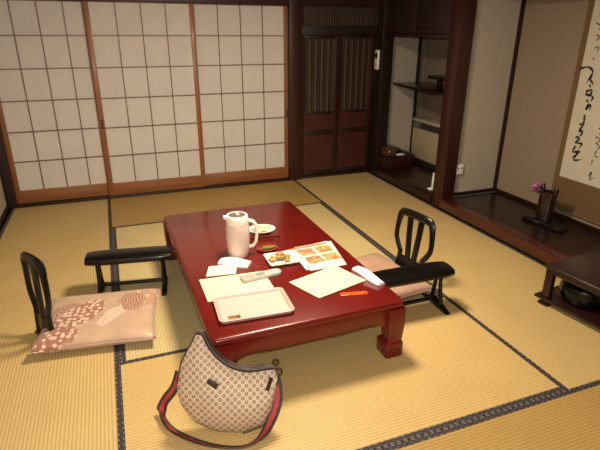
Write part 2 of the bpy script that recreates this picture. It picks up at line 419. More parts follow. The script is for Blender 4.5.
# ------------------------------------------------------------------ side alcove contents
t = thing('wall_cabinet', 'dark stained wall cabinet with two plain doors above the side alcove', 'cabinet', (XR + .015, -1.203, 1.405))
MB().box((.02, 0, 0), (.36, 1.05, .60)).build('body', 'dark_wood_y', t, .003)
for i in range(2):
    y0 = .01 + i * .517
    dd = MB().box((0, y0, .035), (.019, y0 + .513, .585)).build('door', 'dark_wood', t, .003)
    MB().box((-.006, y0, .035), (0, y0 + .02, .585)).box((-.006, y0 + .493, .035), (0, y0 + .513, .585)).box((-.006, y0 + .02, .035), (0, y0 + .493, .06)).build('door_frame', 'red_wood_z', dd, .001)
MB().box((-.008, 0, 0), (.02, 1.05, .03)).build('bottom_rail', 'dark_wood_y', t, .002)

t = thing('alcove_shelf', 'dark staggered wooden shelf in two levels on the side alcove wall', 'shelf', (0, 0, .93))
MB().prism([(2.93, -.022), (2.80, -.93), (XA, -.93), (XA, -.022)], (0, .022), lambda u, v, k: (u, v, k)).build('lower_shelf', 'dark_wood_y', t, .002)
MB().box((2.98, -1.23, .105), (XA, -.56, .135)).build('upper_shelf', 'dark_wood_y', t, .003)
MB().box((3.02, -.70, .022), (3.06, -.66, .105)).build('strut', 'dark_wood', t, .002)

t = thing('floor_heater', 'beige floor standing heater with dark grille in the side alcove', 'heater', (3.2, -.66, TD - .01))
MB().box((.012, .01, .0), (.14, .60, .06)).build('base', 'black_matte', t, .003)
MB().box((.008, 0, .06), (.15, .61, .465)).build('body', 'heater', t, .006)
MB().box((0, .012, .075), (.008, .598, .385)).build('front_panel', 'heater', t, .003)
g = MB().box((.0, .012, .39), (.008, .598, .455)).build('grille', 'grille', t, smooth=0)
k = MB()
for i in range(7): k.box((-.003, .014, .394 + i * .0085), (.0, .46, .397 + i * .0085))
k.build('louvre', 'black_matte', g, smooth=0)
MB().box((-.003, .47, .398), (.0, .585, .448)).build('control_panel', 'dark_grey', g, .001)
MB().box((-.004, -.004, .465), (.152, .614, .482)).build('top', 'heater_trim', t, .004)

t = thing('low_cabinet', 'low dark red wooden cabinet in the left corner of the side alcove', 'cabinet', (2.745, -.26, TD - .01))
MB().box((0, 0, 0), (.365, .225, .115)).build('body', 'red_wood_z', t, .003)
MB().box((-.006, -.008, .115), (.372, .232, .130)).build('top', 'dark_wood_x', t, .003)
zc = TD - .01 + .130
t = thing('wooden_box', 'small brown wooden box with a knob on the low red cabinet', 'box', (2.775, -.235, zc))
MB().box((0, 0, 0), (.135, .135, .075)).build('body', 'brown_box', t, .003)
MB().box((-.003, -.003, .075), (.138, .138, .088)).build('lid', 'brown_box', t, .003)
MB().lathe([(.0, 0), (.009, .001), (.011, .006), (0, .010)], 12).build('knob', 'grey_plastic', t, loc=(.04, -.002, .045)).rotation_euler = (R(90), 0, 0)
t = thing('black_jar', 'small round black lidded jar on the low red cabinet', 'jar', (2.975, -.155, zc))
MB().lathe([(0, 0), (.022, 0), (.036, .015), (.038, .028), (.030, .040), (0, .040)], 24).build('body', 'iron', t)
MB().lathe([(0, .04), (.030, .04), (.028, .048), (.010, .054), (.009, .062), (0, .065)], 24).build('lid', 'iron', t)
# crumpled white cloth
def crumple(w, d, h, n=14, seed=0):
    b = MB(); top = []; bot = []
    for i in range(n + 1):
        for j in range(n + 1):
            u, v = i / n - .5, j / n - .5
            e = max(0, 1 - (2 * max(abs(u), abs(v))) ** 4)
            z = h * (.35 + .65 * noise.noise(Vector((u * 4 + seed, v * 4, seed)))**2 + .3 * (noise.noise(Vector((u * 3, v * 3 + seed, 3))) + .3)) * e
            top.append((u * w, v * d, max(.0015, z))); bot.append((u * w, v * d, 0))
    fs = []
    N = n + 1; o = N * N
    for i in range(n):
        for j in range(n):
            a = i * N + j; fs += [(a, a + N, a + N + 1, a + 1), (o + a, o + a + 1, o + a + N + 1, o + a + N)]
    for i in range(n):
        fs += [(i, i + 1, o + i + 1, o + i), (n * N + i + 1, n * N + i, o + n * N + i, o + n * N + i + 1),
               ((i + 1) * N, i * N, o + i * N, o + (i + 1) * N), (i * N + n, (i + 1) * N + n, o + (i + 1) * N + n, o + i * N + n)]
    return b.add(top + bot, fs)
o = crumple(.12, .075, .018, seed=2).build('folded_cloth', 'cloth', smooth=60); o.location = (2.95, -.222, zc); tag(o, 'crumpled white cloth in front of the small round black jar', 'cloth')
o.location = (2.955, -.225, zc); o.scale = (.8, .75, 1)

t = thing('remote_control', 'white wall remote with oval dark display hung on the corner pillar', 'remote control', (XR - .001, -.085, 1.09))
MB().box((-.022, -.037, 0), (0, .037, .19)).build('body', 'white_plastic', t, .009, 3)
b = MB(); b.lathe([(0, 0), (.017, 0), (.017, .004), (0, .005)], 24, sx=1.9, sy=1.35)
o = b.build('display', 'black', t, loc=(-.0215, 0, .135)); o.rotation_euler = (0, R(-90), 0)
MB().box((-.025, -.014, .03), (-.021, .014, .06)).build('button', 'grey_plastic', t, .002)

t = thing('power_outlet', 'white wall outlet box low beside the alcove pillar', 'outlet', (2.872, -1.306, .30))
MB().box((-.035, -.022, 0), (.035, 0, .085)).build('plate', 'white_plastic', t, .004)
for q in (-.016, .016): MB().box((q - .004, -.025, .045), (q + .004, -.021, .062)).build('socket', 'black_matte', t, smooth=0)

t = thing('white_bottle', 'slim white bottle standing by the alcove pillar on the dark deck', 'bottle', (2.86, -.985, TD - .01))
MB().lathe([(0, 0), (.013, 0), (.014, .006), (.014, .09), (.009, .105), (0, .105)], 20).build('body', 'white_plastic', t)
MB().lathe([(0, .105), (.010, .105), (.010, .135), (0, .136)], 20).build('cap', 'white_plastic', t)
o = crumple(.055, .045, .028, seed=5).build('tissue', 'cloth', smooth=60); o.location = (2.80, -1.045, TD - .009); tag(o, 'crumpled white tissue lying at the foot of the alcove pillar', 'tissue')

# ------------------------------------------------------------------ tokonoma contents
t = thing('hanging_scroll', 'hanging scroll of black brush calligraphy in a brown silk mount', 'scroll', (XT, 0, 0))
MB().box((-.006, -2.385, .175), (-.001, -1.915, 1.98)).build('mount', 'scroll_mount', t, smooth=0)
MB().box((-.008, -2.330, .415), (-.006, -1.965, 1.78)).build('paper', 'scroll_paper', t, smooth=0)
MB().tube([(-.014, -2.40, .168), (-.014, -1.90, .168)], .012, 14).build('roller', 'scroll_mount', t)
for y in (-2.40, -1.90):
    s_ = 1 if y > -2 else -1
    MB().tube([(-.014, y, .168), (-.014, y + s_ * .03, .168)], .015, 14).build('roller_knob', 'dark_wood_y', t)
MB().tube([(-.006, -2.385, 1.98), (-.006, -1.915, 1.98)], .008, 10).build('top_rod', 'dark_wood_y', t)
MB().tube([(-.006, -2.30, 1.98), (-.004, -2.15, 2.12), (-.006, -2.0, 1.98)], .002, 6).build('hanging_cord', 'scroll_mount', t)
STROKES = [
 (.0072, [[(-1.952, 1.207), (-2.014, 1.224), (-2.061, 1.201), (-2.055, 1.16), (-2.027, 1.11)], [(-2.06, 1.174), (-2.06, 1.14), (-2.093, 1.109)], [(-2.061, 1.106), (-2.074, 1.087)], [(-2.04, 1.056), (-2.085, 1.074), (-2.079, 1.032), (-2.044, 1.042), (-2.105, 1.028), (-2.098, 0.993)], [(-2.062, 1.003), (-2.083, 0.984)], [(-2.085, 0.978), (-2.071, 0.934), (-2.103, 0.973), (-2.105, 0.931)], [(-2.072, 0.898), (-2.081, 0.828), (-2.068, 0.848)], [(-2.046, 0.83), (-2.075, 0.82), (-2.057, 0.788), (-2.091, 0.787)], [(-2.05, 0.779), (-2.087, 0.771), (-2.061, 0.737)], [(-2.036, 0.732), (-2.073, 0.725), (-2.046, 0.69), (-2.098, 0.693), (-2.082, 0.652)], [(-2.052, 0.668), (-2.037, 0.62), (-2.096, 0.633), (-2.039, 0.575)], [(-2.081, 0.622), (-2.06, 0.564), (-2.126, 0.58)]]),
 (.0038, [[(-2.205, 0.828), (-2.233, 0.812), (-2.217, 0.781)], [(-2.197, 0.763), (-2.241, 0.75), (-2.215, 0.724)], [(-2.208, 0.722), (-2.245, 0.701), (-2.228, 0.676)], [(-2.229, 0.669), (-2.223, 0.632), (-2.257, 0.625)], [(-2.214, 0.601), (-2.209, 0.555)], [(-2.211, 0.481), (-2.228, 0.515), (-2.226, 0.455), (-2.254, 0.478)]]),
 (.0038, [[(-2.021, 1.574), (-2.047, 1.561), (-2.036, 1.543)], [(-2.013, 1.512), (-2.049, 1.492), (-2.04, 1.467)], [(-2.033, 1.435), (-2.06, 1.423), (-2.035, 1.397)], [(-2.039, 1.351), (-2.068, 1.359), (-2.063, 1.319)], [(-2.039, 1.286), (-2.059, 1.273)]])]
def spline(p, n=6):
    P = [Vector((*q, 0)) for q in p]; P = [2 * P[0] - P[1]] + P + [2 * P[-1] - P[-2]]; out = []
    for i in range(1, len(P) - 2):
        for k in range(n):
            s = k / n; a, b_, c, d = P[i - 1:i + 3]
            out.append(.5 * ((2 * b_) + (c - a) * s + (2 * a - 5 * b_ + 4 * c - d) * s * s + (3 * b_ - a - 3 * c + d) * s ** 3))
    return out + [P[-2]]
for w, strokes in STROKES:
    for s in strokes:
        pts = [Vector((p.x, p.y)) for p in spline(s)]; n = len(pts)
        L, Rr = [], []
        for i, p in enumerate(pts):
            d = pts[min(i + 1, n - 1)] - pts[max(i - 1, 0)]
            q = Vector((-d.y, d.x)); q = q.normalized() if q.length else Vector((1, 0))
            ww = w * (.55 + .65 * abs(math.sin(i * 1.1 / 3 + 1.2))) * (1 if i < n - 3 else .5)
            L.append(p + q * ww); Rr.append(p - q * ww)
        ink = MB(); base = 0
        ink.v += [(-.0086, a.x, a.y) for a in L] + [(-.0086, a.x, a.y) for a in Rr]
        ink.f += [(base + i, base + i + 1, base + n + i + 1, base + n + i) for i in range(n - 1)]
        ink.build('brush_stroke', 'ink', t, smooth=0)

t = thing('flower_vase', 'dark brown two pronged flower vase on a low black base', 'vase', (3.075, -2.10, TD + .001))
# low sprawling black base
b = MB()
pts = []
for j in range(28):
    a = 2 * math.pi * j / 28; r = 1 + .18 * math.sin(3 * a + .6) + .1 * math.sin(5 * a)
    pts.append((.085 * r * math.cos(a), .185 * r * math.sin(a)))
b.loft([[(x * s, y * s, z) for x, y in pts] for s, z in ((.93, 0), (1, .008), (1, .022), (.9, .03))])
b.build('base', 'black', t, smooth=50)
b = MB(); rings = []
for z, rx, ry in ((.03, .050, .062), (.05, .056, .066), (.12, .054, .062), (.19, .053, .064), (.235, .054, .068), (.25, .052, .066)):
    rings.append([(rx * math.cos(2 * math.pi * j / 28) * (1 + .05 * math.sin(4 * 2 * math.pi * j / 28 + z * 9)), ry * math.sin(2 * math.pi * j / 28) * (1 + .04 * math.cos(3 * 2 * math.pi * j / 28)), z) for j in range(28)])
inner = [[(x * .82, y * .82, z) for x, y, _ in rings[-1]] for z in (.25, .18)]
b.loft(rings + inner)
b.build('body', 'vase', t, smooth=50)
for s in (-1, 1):
    MB().tube([(0, s * .056, .22), (0, s * .06, .26), (0, s * .062, .29), (0, s * .056, .305)], [.016, .018, .015, .004], 12).build('prong', 'vase', t)
def blossom(name, loc, r, label):
    t = thing(name, label, 'flower', loc)
    k = MB()
    for layer, (n, rr, up) in enumerate(((7, r, .35), (6, r * .75, .8), (5, r * .5, 1.3))):
        for i in range(n):
            a = 2 * math.pi * (i + .5 * layer) / n
            ca, sa = math.cos(a), math.sin(a)
            prof = [(.02, .12), (.5, .36), (.85, .30), (1.0, .10)]
            vs = []
            for q, w in prof:
                x = rr * q; z = rr * up * q * q + .006 * layer
                vs += [(x * ca - w * rr * sa, x * sa + w * rr * ca, z + .003), (x * ca, x * sa, z - .004), (x * ca + w * rr * sa, x * sa - w * rr * ca, z + .003)]
            fs = []
            for q in range(3):
                for c in range(2): fs.append((q * 3 + c, q * 3 + c + 1, q * 3 + c + 4, q * 3 + c + 3))
            k.add(vs, fs)
    k.build('petals', 'flower', t, smooth=60)
    return t
fx = (3.06, -2.008, .345)
f1 = blossom('cut_flower', fx, .050, 'purple flower with green stem leaning out of the dark vase')
f1.rotation_euler = (R(-25), R(-35), 0)
S = MB().tube([(0, 0, 0), (.005, -.02, -.05), (.02, -.06, -.11), (.02, -.075, -.16)], .0035, 8).build('stem', 'twig', f1)
for i, (dx, dy, dz) in enumerate(((.0, .045, -.02), (-.02, -.055, -.005))):
    MB().add([(0, 0, -.03), (dx * .5 + .012, dy * .5, dz - .005), (dx, dy, dz), (dx * .5 - .012, dy * .5, dz - .012)], [(0, 1, 2), (0, 2, 3)]).build('leaf', 'twig', f1, smooth=0)

# red lacquer stand in front of the alcove, with a black pot on its lower board
t = thing('low_stand', 'low red brown lacquer stand with open lower shelf before the tokonoma', 'stand', (2.338, -3.335, 0), 7)
SX, SY, SZ = .375, .46, .245
MB().box((-.012, -.03, SZ - .022), (SX + .015, SY + .004, SZ)).build('top', 'stand', t, .006, 3)
MB().box((.005, .005, SZ - .05), (.022, SY - .005, SZ - .022)).build('apron', 'stand', t, .002)
for x in (0.0, SX - .034):
    for y in (0, SY - .046):
        l = MB().box((x, y, .012), (x + .034, y + .046, SZ - .022)).build('leg', 'stand', t, .004)
        MB().box((x - .012, y - .008, 0), (x + .042, y + .054, .014)).build('foot', 'stand', l, .004)
MB().box((-.012, -.012, .030), (SX + .008, SY + .035, .046)).build('lower_shelf', 'stand', t, .004)
t = thing('black_pot', 'round glossy black lidded pot on the lower shelf of red stand', 'pot', (2.452, -3.012, .046))
MB().lathe([(0, 0), (.085, 0), (.112, .015), (.128, .05), (.130, .085), (.120, .108), (.094, .116)], 40).build('body', 'iron', t)
MB().lathe([(.0, .115), (.094, .115), (.102, .120), (.098, .127), (.06, .140), (.0, .144)], 40).build('lid', 'iron', t)
MB().lathe([(0, .142), (.013, .142), (.011, .150), (.016, .157), (0, .162)], 20).build('lid_knob', 'iron', t)

# ------------------------------------------------------------------ lacquer table
TZ = .30
t = thing('low_table', 'low red lacquered table with carved legs in the room centre', 'table', (.805, -2.265, 0), .7)
hx, hy = .450, .770
def rrect(x, y, r, z, n=6):
    out = []
    for cx, cy, a0 in ((x - r, y - r, 0), (-x + r, y - r, 90), (-x + r, -y + r, 180), (x - r, -y + r, 270)):
        for k in range(n + 1):
            a = R(a0 + 90 * k / n); out.append((cx + r * math.cos(a), cy + r * math.sin(a), z))
    return out
MB().loft([rrect(hx - .012, hy - .012, .02, TZ - .034), rrect(hx - .003, hy - .003, .025, TZ - .030), rrect(hx, hy, .028, TZ - .022), rrect(hx, hy, .028, TZ - .010),
           rrect(hx - .003, hy - .003, .027, TZ - .003), rrect(hx - .010, hy - .010, .024, TZ)]).build('tabletop', 'lacquer', t, smooth=50)
az1, az0 = TZ - .034, TZ - .115
def apron(L):
    """outline of one side: straight under edge that drops to the legs in an S curve"""
    e = L - .005; top = [(-e, az1), (e, az1)]
    low = []
    for u, z in ((e, .165), (e - .085, .165), (e - .092, .178), (e - .105, az0 - .003), (e - .14, az0 + .007), (e - .20, az0 + .003), (e - .26, az0)):
        low.append((u, z))
    low += [(-u, z) for u, z in reversed(low)]
    return top + low
for s in (-1, 1):
    MB().prism(apron(hx - .014), (s * (hy - .036), s * (hy - .014)), lambda u, v, k: (u, k, v)).build('apron', 'lacquer', t, .003)
    MB().prism(apron(hy - .014), (s * (hx - .036), s * (hx - .014)), lambda u, v, k: (k, u, v)).build('apron', 'lacquer', t, .003)
def leg(sx, sy):
    prof = [(.0, .088, .0), (.012, .092, .0), (.075, .092, .0), (.085, .080, .004), (.092, .070, .006), (.105, .074, .004), (.13, .080, .003), (.165, .088, .0), (az1, .092, 0)]
    b = MB(); rings = []
    for z, w, i in prof:
        o1 = -.006 + i
        a, e = hx - o1, hy - o1
        rings.append([(sx * a, sy * e, z), (sx * (a - w), sy * e, z), (sx * (a - w), sy * (e - w), z), (sx * a, sy * (e - w), z)])
    l = b.loft(rings).build('leg', 'lacquer', t, .005, smooth=35)
    k = MB()
    for (cx, cz, r) in ((.03, .04, .016), (.062, .045, .012)):
        pts = [(sx * (hx + .006 - cx - r * (1 - j / 16) * math.cos(j * .75)), sy * (hy + .0065), cz + r * (1 - j / 16) * math.sin(j * .75)) for j in range(14)]
        k.tube(pts, .0028, 6)
    k.build('carving', 'lacquer', l)
for sx in (-1, 1):
    for sy in (-1, 1): leg(sx, sy)

# ------------------------------------------------------------------ things on the table
Z = TZ
t = thing('thermos_jug', 'pinkish beige thermos jug with white collar and handle on the table', 'jug', (.667, -2.28, Z), 0)
t.scale = (.82, .82, .90)
MB().lathe([(0, 0), (.062, 0), (.067, .006), (.073, .04), (.0785, .11), (.0785, .17), (.075, .205), (.072, .212), (0, .212)], 40).build('body', 'pot_body', t)
MB().lathe([(0, .212), (.074, .212), (.0745, .222), (.071, .258), (.068, .263), (.058, .264), (.056, .256), (0, .256)], 40).build('collar', 'white_plastic', t)
l = MB().lathe([(0, .2555), (.0555, .2555), (.054, .262), (.03, .266), (0, .266)], 32).build('lid', 'pot_lid', t)
MB().box((-.012, -.03, .264), (.014, .03, .274)).build('release_button', 'grey_plastic', l, .003)
MB().loft([[(-.060, -.022, .235), (-.060, .022, .235), (-.060, .022, .262), (-.060, -.022, .262)], [(-.092, -.010, .250), (-.092, .010, .250), (-.092, .010, .266), (-.092, -.010, .266)]]).build('spout', 'white_plastic', t, .003)
MB().tube([(.066, -.012, .225), (.10, -.020, .218), (.122, -.024, .19), (.124, -.024, .13), (.118, -.023, .085), (.098, -.020, .058), (.066, -.013, .052)], .0115, 12, flat=1.25).build('handle', 'white_plastic', t)

t = None
t = thing('oval_plate', 'oval white plate of food behind the thermos jug', 'plate', (.885, -1.99, Z), -8)
MB().lathe([(0, 0), (.045, 0), (.05, .004), (.084, .016), (.086, .018), (.082, .018), (.048, .008), (0, .007)], 40, sx=1.0, sy=.85).build('dish', 'china', t)
k = MB()
for i in range(26):
    a = random.random() * 6.28; r = .055 * math.sqrt(random.random())
    k.lathe([(0, -.006), (.012, -.002), (.013, .003), (.006, .008), (0, .009)], 8, c=(r * math.cos(a), r * .8 * math.sin(a), .014 + .006 * (1 - r / .06)), sx=1 + random.random() * .6)
o = k.build('food_helping', 'food_p'); tag(o, 'pale pickled food heaped on the oval white plate', 'food'); o['kind'] = 'stuff'; o.location = (.885, -1.99, Z)
t = thing('chopsticks', 'dark chopsticks in a narrow sleeve between jug and oval plate', 'chopsticks', (.865, -2.115, Z), -3)
MB().box((-.09, -.011, 0), (.05, .011, .005)).build('sleeve', 'rdish', t, .001)
for y in (-.005, .005): MB().tube([(-.085, y, .0075), (.095, y, .006)], [.0032, .002], 8).build('chopstick', 'black', t)
t = thing('leaf_dish', 'small red dish with green leaf beside the thermos jug', 'dish', (.838, -2.262, Z))
MB().lathe([(0, 0), (.035, 0), (.062, .008), (.064, .011), (.060, .011), (.03, .005), (0, .005)], 32, sy=.75).build('dish', 'rdish', t)
o = MB().add([(-.045, -.006, .012), (-.015, .018, .016), (.03, .014, .015), (.055, 0, .013), (.025, -.016, .015), (-.015, -.017, .014), (0, 0, .0185)], [(0, 6, 1), (1, 6, 2), (2, 6, 3), (3, 6, 4), (4, 6, 5), (5, 6, 0)])
o = o.build('green_leaf', 'leaf', smooth=60); o.location = (.838, -2.262, Z); tag(o, 'olive green leaf laid on the small red dish', 'leaf')

t = thing('square_plate', 'square white plate with raised rim holding yellow food', 'plate', (.862, -2.432, Z), -1)
def sq(h, r, z): return rrect(h, h, r, z, 4)
MB().loft([sq(.058, .01, 0), sq(.062, .012, .004), sq(.079, .014, .017), sq(.078, .013, .019), sq(.074, .012, .018), sq(.058, .01, .008)]).build('dish', 'china', t, smooth=50)
for x, y in ((-.055, -.078), (.0, -.079), (.055, -.077), (.078, .0)): MB().tube([(x, y, .0185), (x * .88, y * .88, .0135), (x * .8, y * .75, .0095)], .0032, 6).build('rim_mark', 'black', t)
k = MB()
for i in range(22):
    a = random.random() * 6.28; r = .05 * math.sqrt(random.random())
    k.lathe([(0, -.006), (.011, -.002), (.012, .004), (0, .010)], 7, c=(r * math.cos(a), r * math.sin(a), .0165 + .016 * (1 - r / .05)), sx=.8 + random.random(), sy=.8 + random.random() * .4)
o = k.build('food_helping', 'food_y'); o.location = (.858, -2.428, Z); tag(o, 'yellow and green food heaped on the square white plate', 'food'); o['kind'] = 'stuff'
o = MB().lathe([(0, -.004), (.016, 0), (.017, .006), (.008, .013), (0, .014)], 14, sx=1.2).build('garnish', 'food_o'); o.location = (.862, -2.415, Z + .033); tag(o, 'orange garnish on top of the yellow food', 'food')

def sheet(name, poly, z0, mat, label, cat, th=.0012, parent=None, curl=0):
    """a sheet of paper in its own place; poly in metres on the table"""
    cx = sum(p[0] for p in poly) / len(poly); cy = sum(p[1] for p in poly) / len(poly)
    e = Vector((poly[1][0] - poly[0][0], poly[1][1] - poly[0][1])); a = math.atan2(e.y, e.x)
    n = 8; b = MB(); top = []; bot = []
    q = [Vector((p[0] - cx, p[1] - cy)) for p in poly]
    ca, sa = math.cos(-a), math.sin(-a)
    q = [Vector((p.x * ca - p.y * sa, p.x * sa + p.y * ca)) for p in q]
    for i in range(n + 1):
        for j in range(n + 1):
            u, v = i / n, j / n
            p = q[0] * (1 - u) * (1 - v) + q[1] * u * (1 - v) + q[2] * u * v + q[3] * (1 - u) * v
            zz = curl * ((2 * u - 1) ** 2 * (2 * v - 1) ** 2)
            top.append((p.x, p.y, zz + th)); bot.append((p.x, p.y, zz))
    N = n + 1; o_ = N * N; fs = []
    for i in range(n):
        for j in range(n):
            k = i * N + j; fs += [(k, k + N, k + N + 1, k + 1), (o_ + k, o_ + k + 1, o_ + k + N + 1, o_ + k + N)]
        fs += [(i, i + 1, o_ + i + 1, o_ + i), (n * N + i + 1, n * N + i, o_ + n * N + i, o_ + n * N + i + 1), ((i + 1) * N, i * N, o_ + i * N, o_ + (i + 1) * N), (i * N + n, (i + 1) * N + n, o_ + (i + 1) * N + n, o_ + i * N + n)]
    o = b.add(top + bot, fs).build(name, mat, smooth=40); o.location = (cx, cy, z0); o.rotation_euler = (0, 0, a)
    return tag(o, label, cat)
sheet('yellow_paper', [(.411, -2.498), (.737, -2.513), (.735, -2.736), (.412, -2.725)], Z, 'ypaper', 'pale yellow printed sheet partly under the pink tray', 'paper')
sheet('yellow_paper', [(.819, -2.682), (1.11, -2.589), (1.184, -2.795), (.898, -2.876)], Z + .0032, 'ypaper_b', 'pale yellow printed sheet lying askew over the picture leaflets', 'paper', curl=.001)
sheet('cream_card', [(.485, -2.371), (.628, -2.399), (.598, -2.498), (.449, -2.478)], Z + .0013, 'card', 'small blank cream card next to the folded white napkin', 'card', .004)
L1 = sheet('picture_leaflet', [(.955, -2.31), (1.2, -2.27), (1.15, -2.55), (.95, -2.585)], Z, 'leaflet', 'pink picture leaflet underneath, its left edge showing beyond the top one', 'leaflet')
L2 = sheet('picture_leaflet', [(.988, -2.297), (1.222, -2.282), (1.174, -2.598), (.966, -2.600)], Z + .0016, 'leaflet', 'top picture leaflet with four small food photos in colour', 'leaflet')
MB().box((-.10, .125, .0012), (.105, .148, .0016)).build('heading', 'pic_head', L2, smooth=0)
for i, (x, y, m_) in enumerate(((-.052, .07, 'pic_a'), (.055, .07, 'pic_b'), (-.052, -.035, 'pic_a'), (.05, -.035, 'pic_b'))):
    p = MB().box((x - .045, y - .043, .0012), (x + .045, y + .043, .0016)).build('picture', m_, L2, smooth=0)
    MB().box((x - .034, y - .036, .0016), (x + .012, y - .004, .0019)).build('picture_inset', 'pic_b' if m_ == 'pic_a' else 'pic_a', p, smooth=0)
MB().box((-.11, .118, .0012), (.0, .138, .0016)).build('heading', 'pic_head', L1, smooth=0)

# folded white napkin, white wrapped towel
def packet(name, w, d, h, loc, rz, mat, label, cat, twist=0.0):
    b = MB(); rings = []
    n = 9
    for i in range(n):
        u = i / (n - 1); x = (u - .5) * w
        hh = h * (.35 + .65 * math.sin(math.pi * min(1, max(0, .12 + .76 * u)))); dd = d * (.86 + .14 * math.sin(math.pi * u)) * (1 - twist * u)
        yo = .004 * math.sin(6 * u)
        rings.append([(x, yo - dd / 2, 0), (x, yo + dd / 2, 0), (x, yo + dd / 2, hh * .45), (x, yo + dd * .28, hh * .95), (x, yo, hh), (x, yo - dd * .28, hh * .9), (x, yo - dd / 2, hh * .45)])
    o = b.loft(rings).build(name, mat, smooth=50); o.location = loc; o.rotation_euler = (0, 0, R(rz)); return tag(o, label, cat)
packet('folded_napkin', .165, .085, .026, (.622, -2.378, Z + .0), -34, 'cloth', 'white folded napkin lying right in front of the thermos jug', 'napkin')
packet('wrapped_towel', .205, .062, .024, (1.218, -2.757, Z + .0), -79, 'cloth', 'long white wrapped hand towel at the right table edge', 'towel', .25)
bpy.data.objects['cream_card'].location.z = Z

t = thing('remote_control', 'pale grey remote control resting on the yellow sheet above tray', 'remote control', (.712, -2.575, Z + .0013), 6)
b = MB(); n = 18
def stad(w, h, z):
    out = []
    for k in range(n):
        a = -math.pi / 2 + math.pi * k / (n - 1); out.append((w - h + h * math.cos(a), h * math.sin(a), z))
    return out + [(-w, h, z), (-w, -h, z)]
b.loft([stad(.104, .026, 0), stad(.106, .028, .004), stad(.106, .028, .014), stad(.102, .024, .018)]).build('body', 'grey_plastic', t, smooth=40)
MB().box((-.028, -.016, .0175), (.015, .016, .0188)).build('display', 'screen', t, .0005)
MB().lathe([(0, .0178), (.008, .0178), (.007, .0205), (0, .021)], 16, c=(.075, 0, 0)).build('power_button', 'white_plastic', t)
for i in range(2):
    for j in range(2):
        MB().box((-.094 + .028 * i, -.014 + .017 * j, .0175), (-.072 + .028 * i, -.003 + .017 * j, .0195)).build('button', 'button', t, .001)

t = thing('serving_tray', 'pale pink rectangular tray with small brown label at front left', 'tray', (.596, -2.838, Z + .0014), -3)
t.location = (.592, -2.842, Z + .0014)
def trr(x, y, r, z): return rrect(x, y, r, z, 5)
MB().loft([trr(.155, .100, .018, 0), trr(.160, .105, .02, .004), trr(.166, .111, .022, .019), trr(.163, .108, .021, .0205), trr(.158, .103, .019, .019), trr(.150, .095, .016, .006)], caps=True).build('rim', 'pink_tray', t, smooth=50)
MB().loft([trr(.149, .094, .015, .0061), trr(.149, .094, .015, .0072)]).build('tray_floor', 'tray_in', t, smooth=0)
MB().box((-.125, -.082, .0072), (-.07, -.055, .0078)).build('brown_label', 'sticker', t, smooth=0)['label'] = 'brown and gold label'

o = MB().box((-.066, -.013, 0), (.066, .013, .007)).build('sweet_packet', 'orange', None, .003); o.location = (1.068, -2.893, Z); o.rotation_euler = (0, 0, R(-12)); tag(o, 'glossy orange red packet near the front table edge', 'packet')
M['orange'].node_tree.nodes['Principled BSDF'].inputs['Roughness'].default_value = .2

# ------------------------------------------------------------------ legless chairs, cushions, arm rests
def zaisu(loc, rz, label, ws=1.0, lean=.073, sw=1.0):
    """legless chair: bent seat board and an open hoop back with two slats; local +x is forward"""
    t = thing('legless_chair', label, 'chair', loc, rz, 'legless chairs at the low table')
    b = MB(); b.loft([[(x * sw, y * ws * .88, z) for x, y in ((.0, -.14), (.10, -.17), (.34, -.18), (.38, -.15), (.38, .15), (.34, .18), (.10, .17), (.0, .14))] for z in (.004, .018)])
    b.build('seat', 'black', t, .003)
    def P(y, z):  # the back leans a little and curls outward at the top
        return (-lean * z, y, z)
    half = [(w_ * ws, z_) for w_, z_ in ((.120, .006), (.112, .06), (.100, .12), (.098, .155), (.128, .195), (.150, .235), (.152, .28), (.144, .35), (.136, .388), (.118, .408), (.07, .413), (0, .414))]
    pts = [tuple(P(y, z)) for y, z in half] + [tuple(P(-y, z)) for y, z in reversed(half[:-1])]
    rr = [.0135 + .0055 * max(0, min(1, (q[2] - .33) / .07)) for q in pts]
    MB().tube(pts, rr, 10, flat=1.3, up=(1, 0, .06)).build('back_frame', 'black', t)
    for s in (-1, 1):
        q = [P(s * y, z) for y, z in ((.026 * ws ** 4, .008), (.026 * ws ** 4, .12), (.034 * ws ** 4, .20), (.042 * ws ** 4, .29), (.048 * ws ** 4, .40))]
        MB().tube(q, [.011, .012, .0125, .0125, .013], 8, flat=1.9 * ws, up=(1, 0, .06)).build('slat', 'black', t)
    MB().loft([[(x, y, z) for x, y in ((-.02, -.14 * ws), (.05, -.14 * ws), (.05, .14 * ws), (-.02, .14 * ws))] for z in (.003, .02)]).build('back_foot', 'black', t, .004)
    MB().loft([[(P(0, z)[0] + dx, sy * w_ * ws, z) for dx, sy in ((.008, -1), (.008, 1), (-.008, 1), (-.008, -1))] for z, w_ in ((.012, .112), (.06, .105), (.11, .095), (.13, .085))]).build('lower_back', 'black', t, .003)
    return t
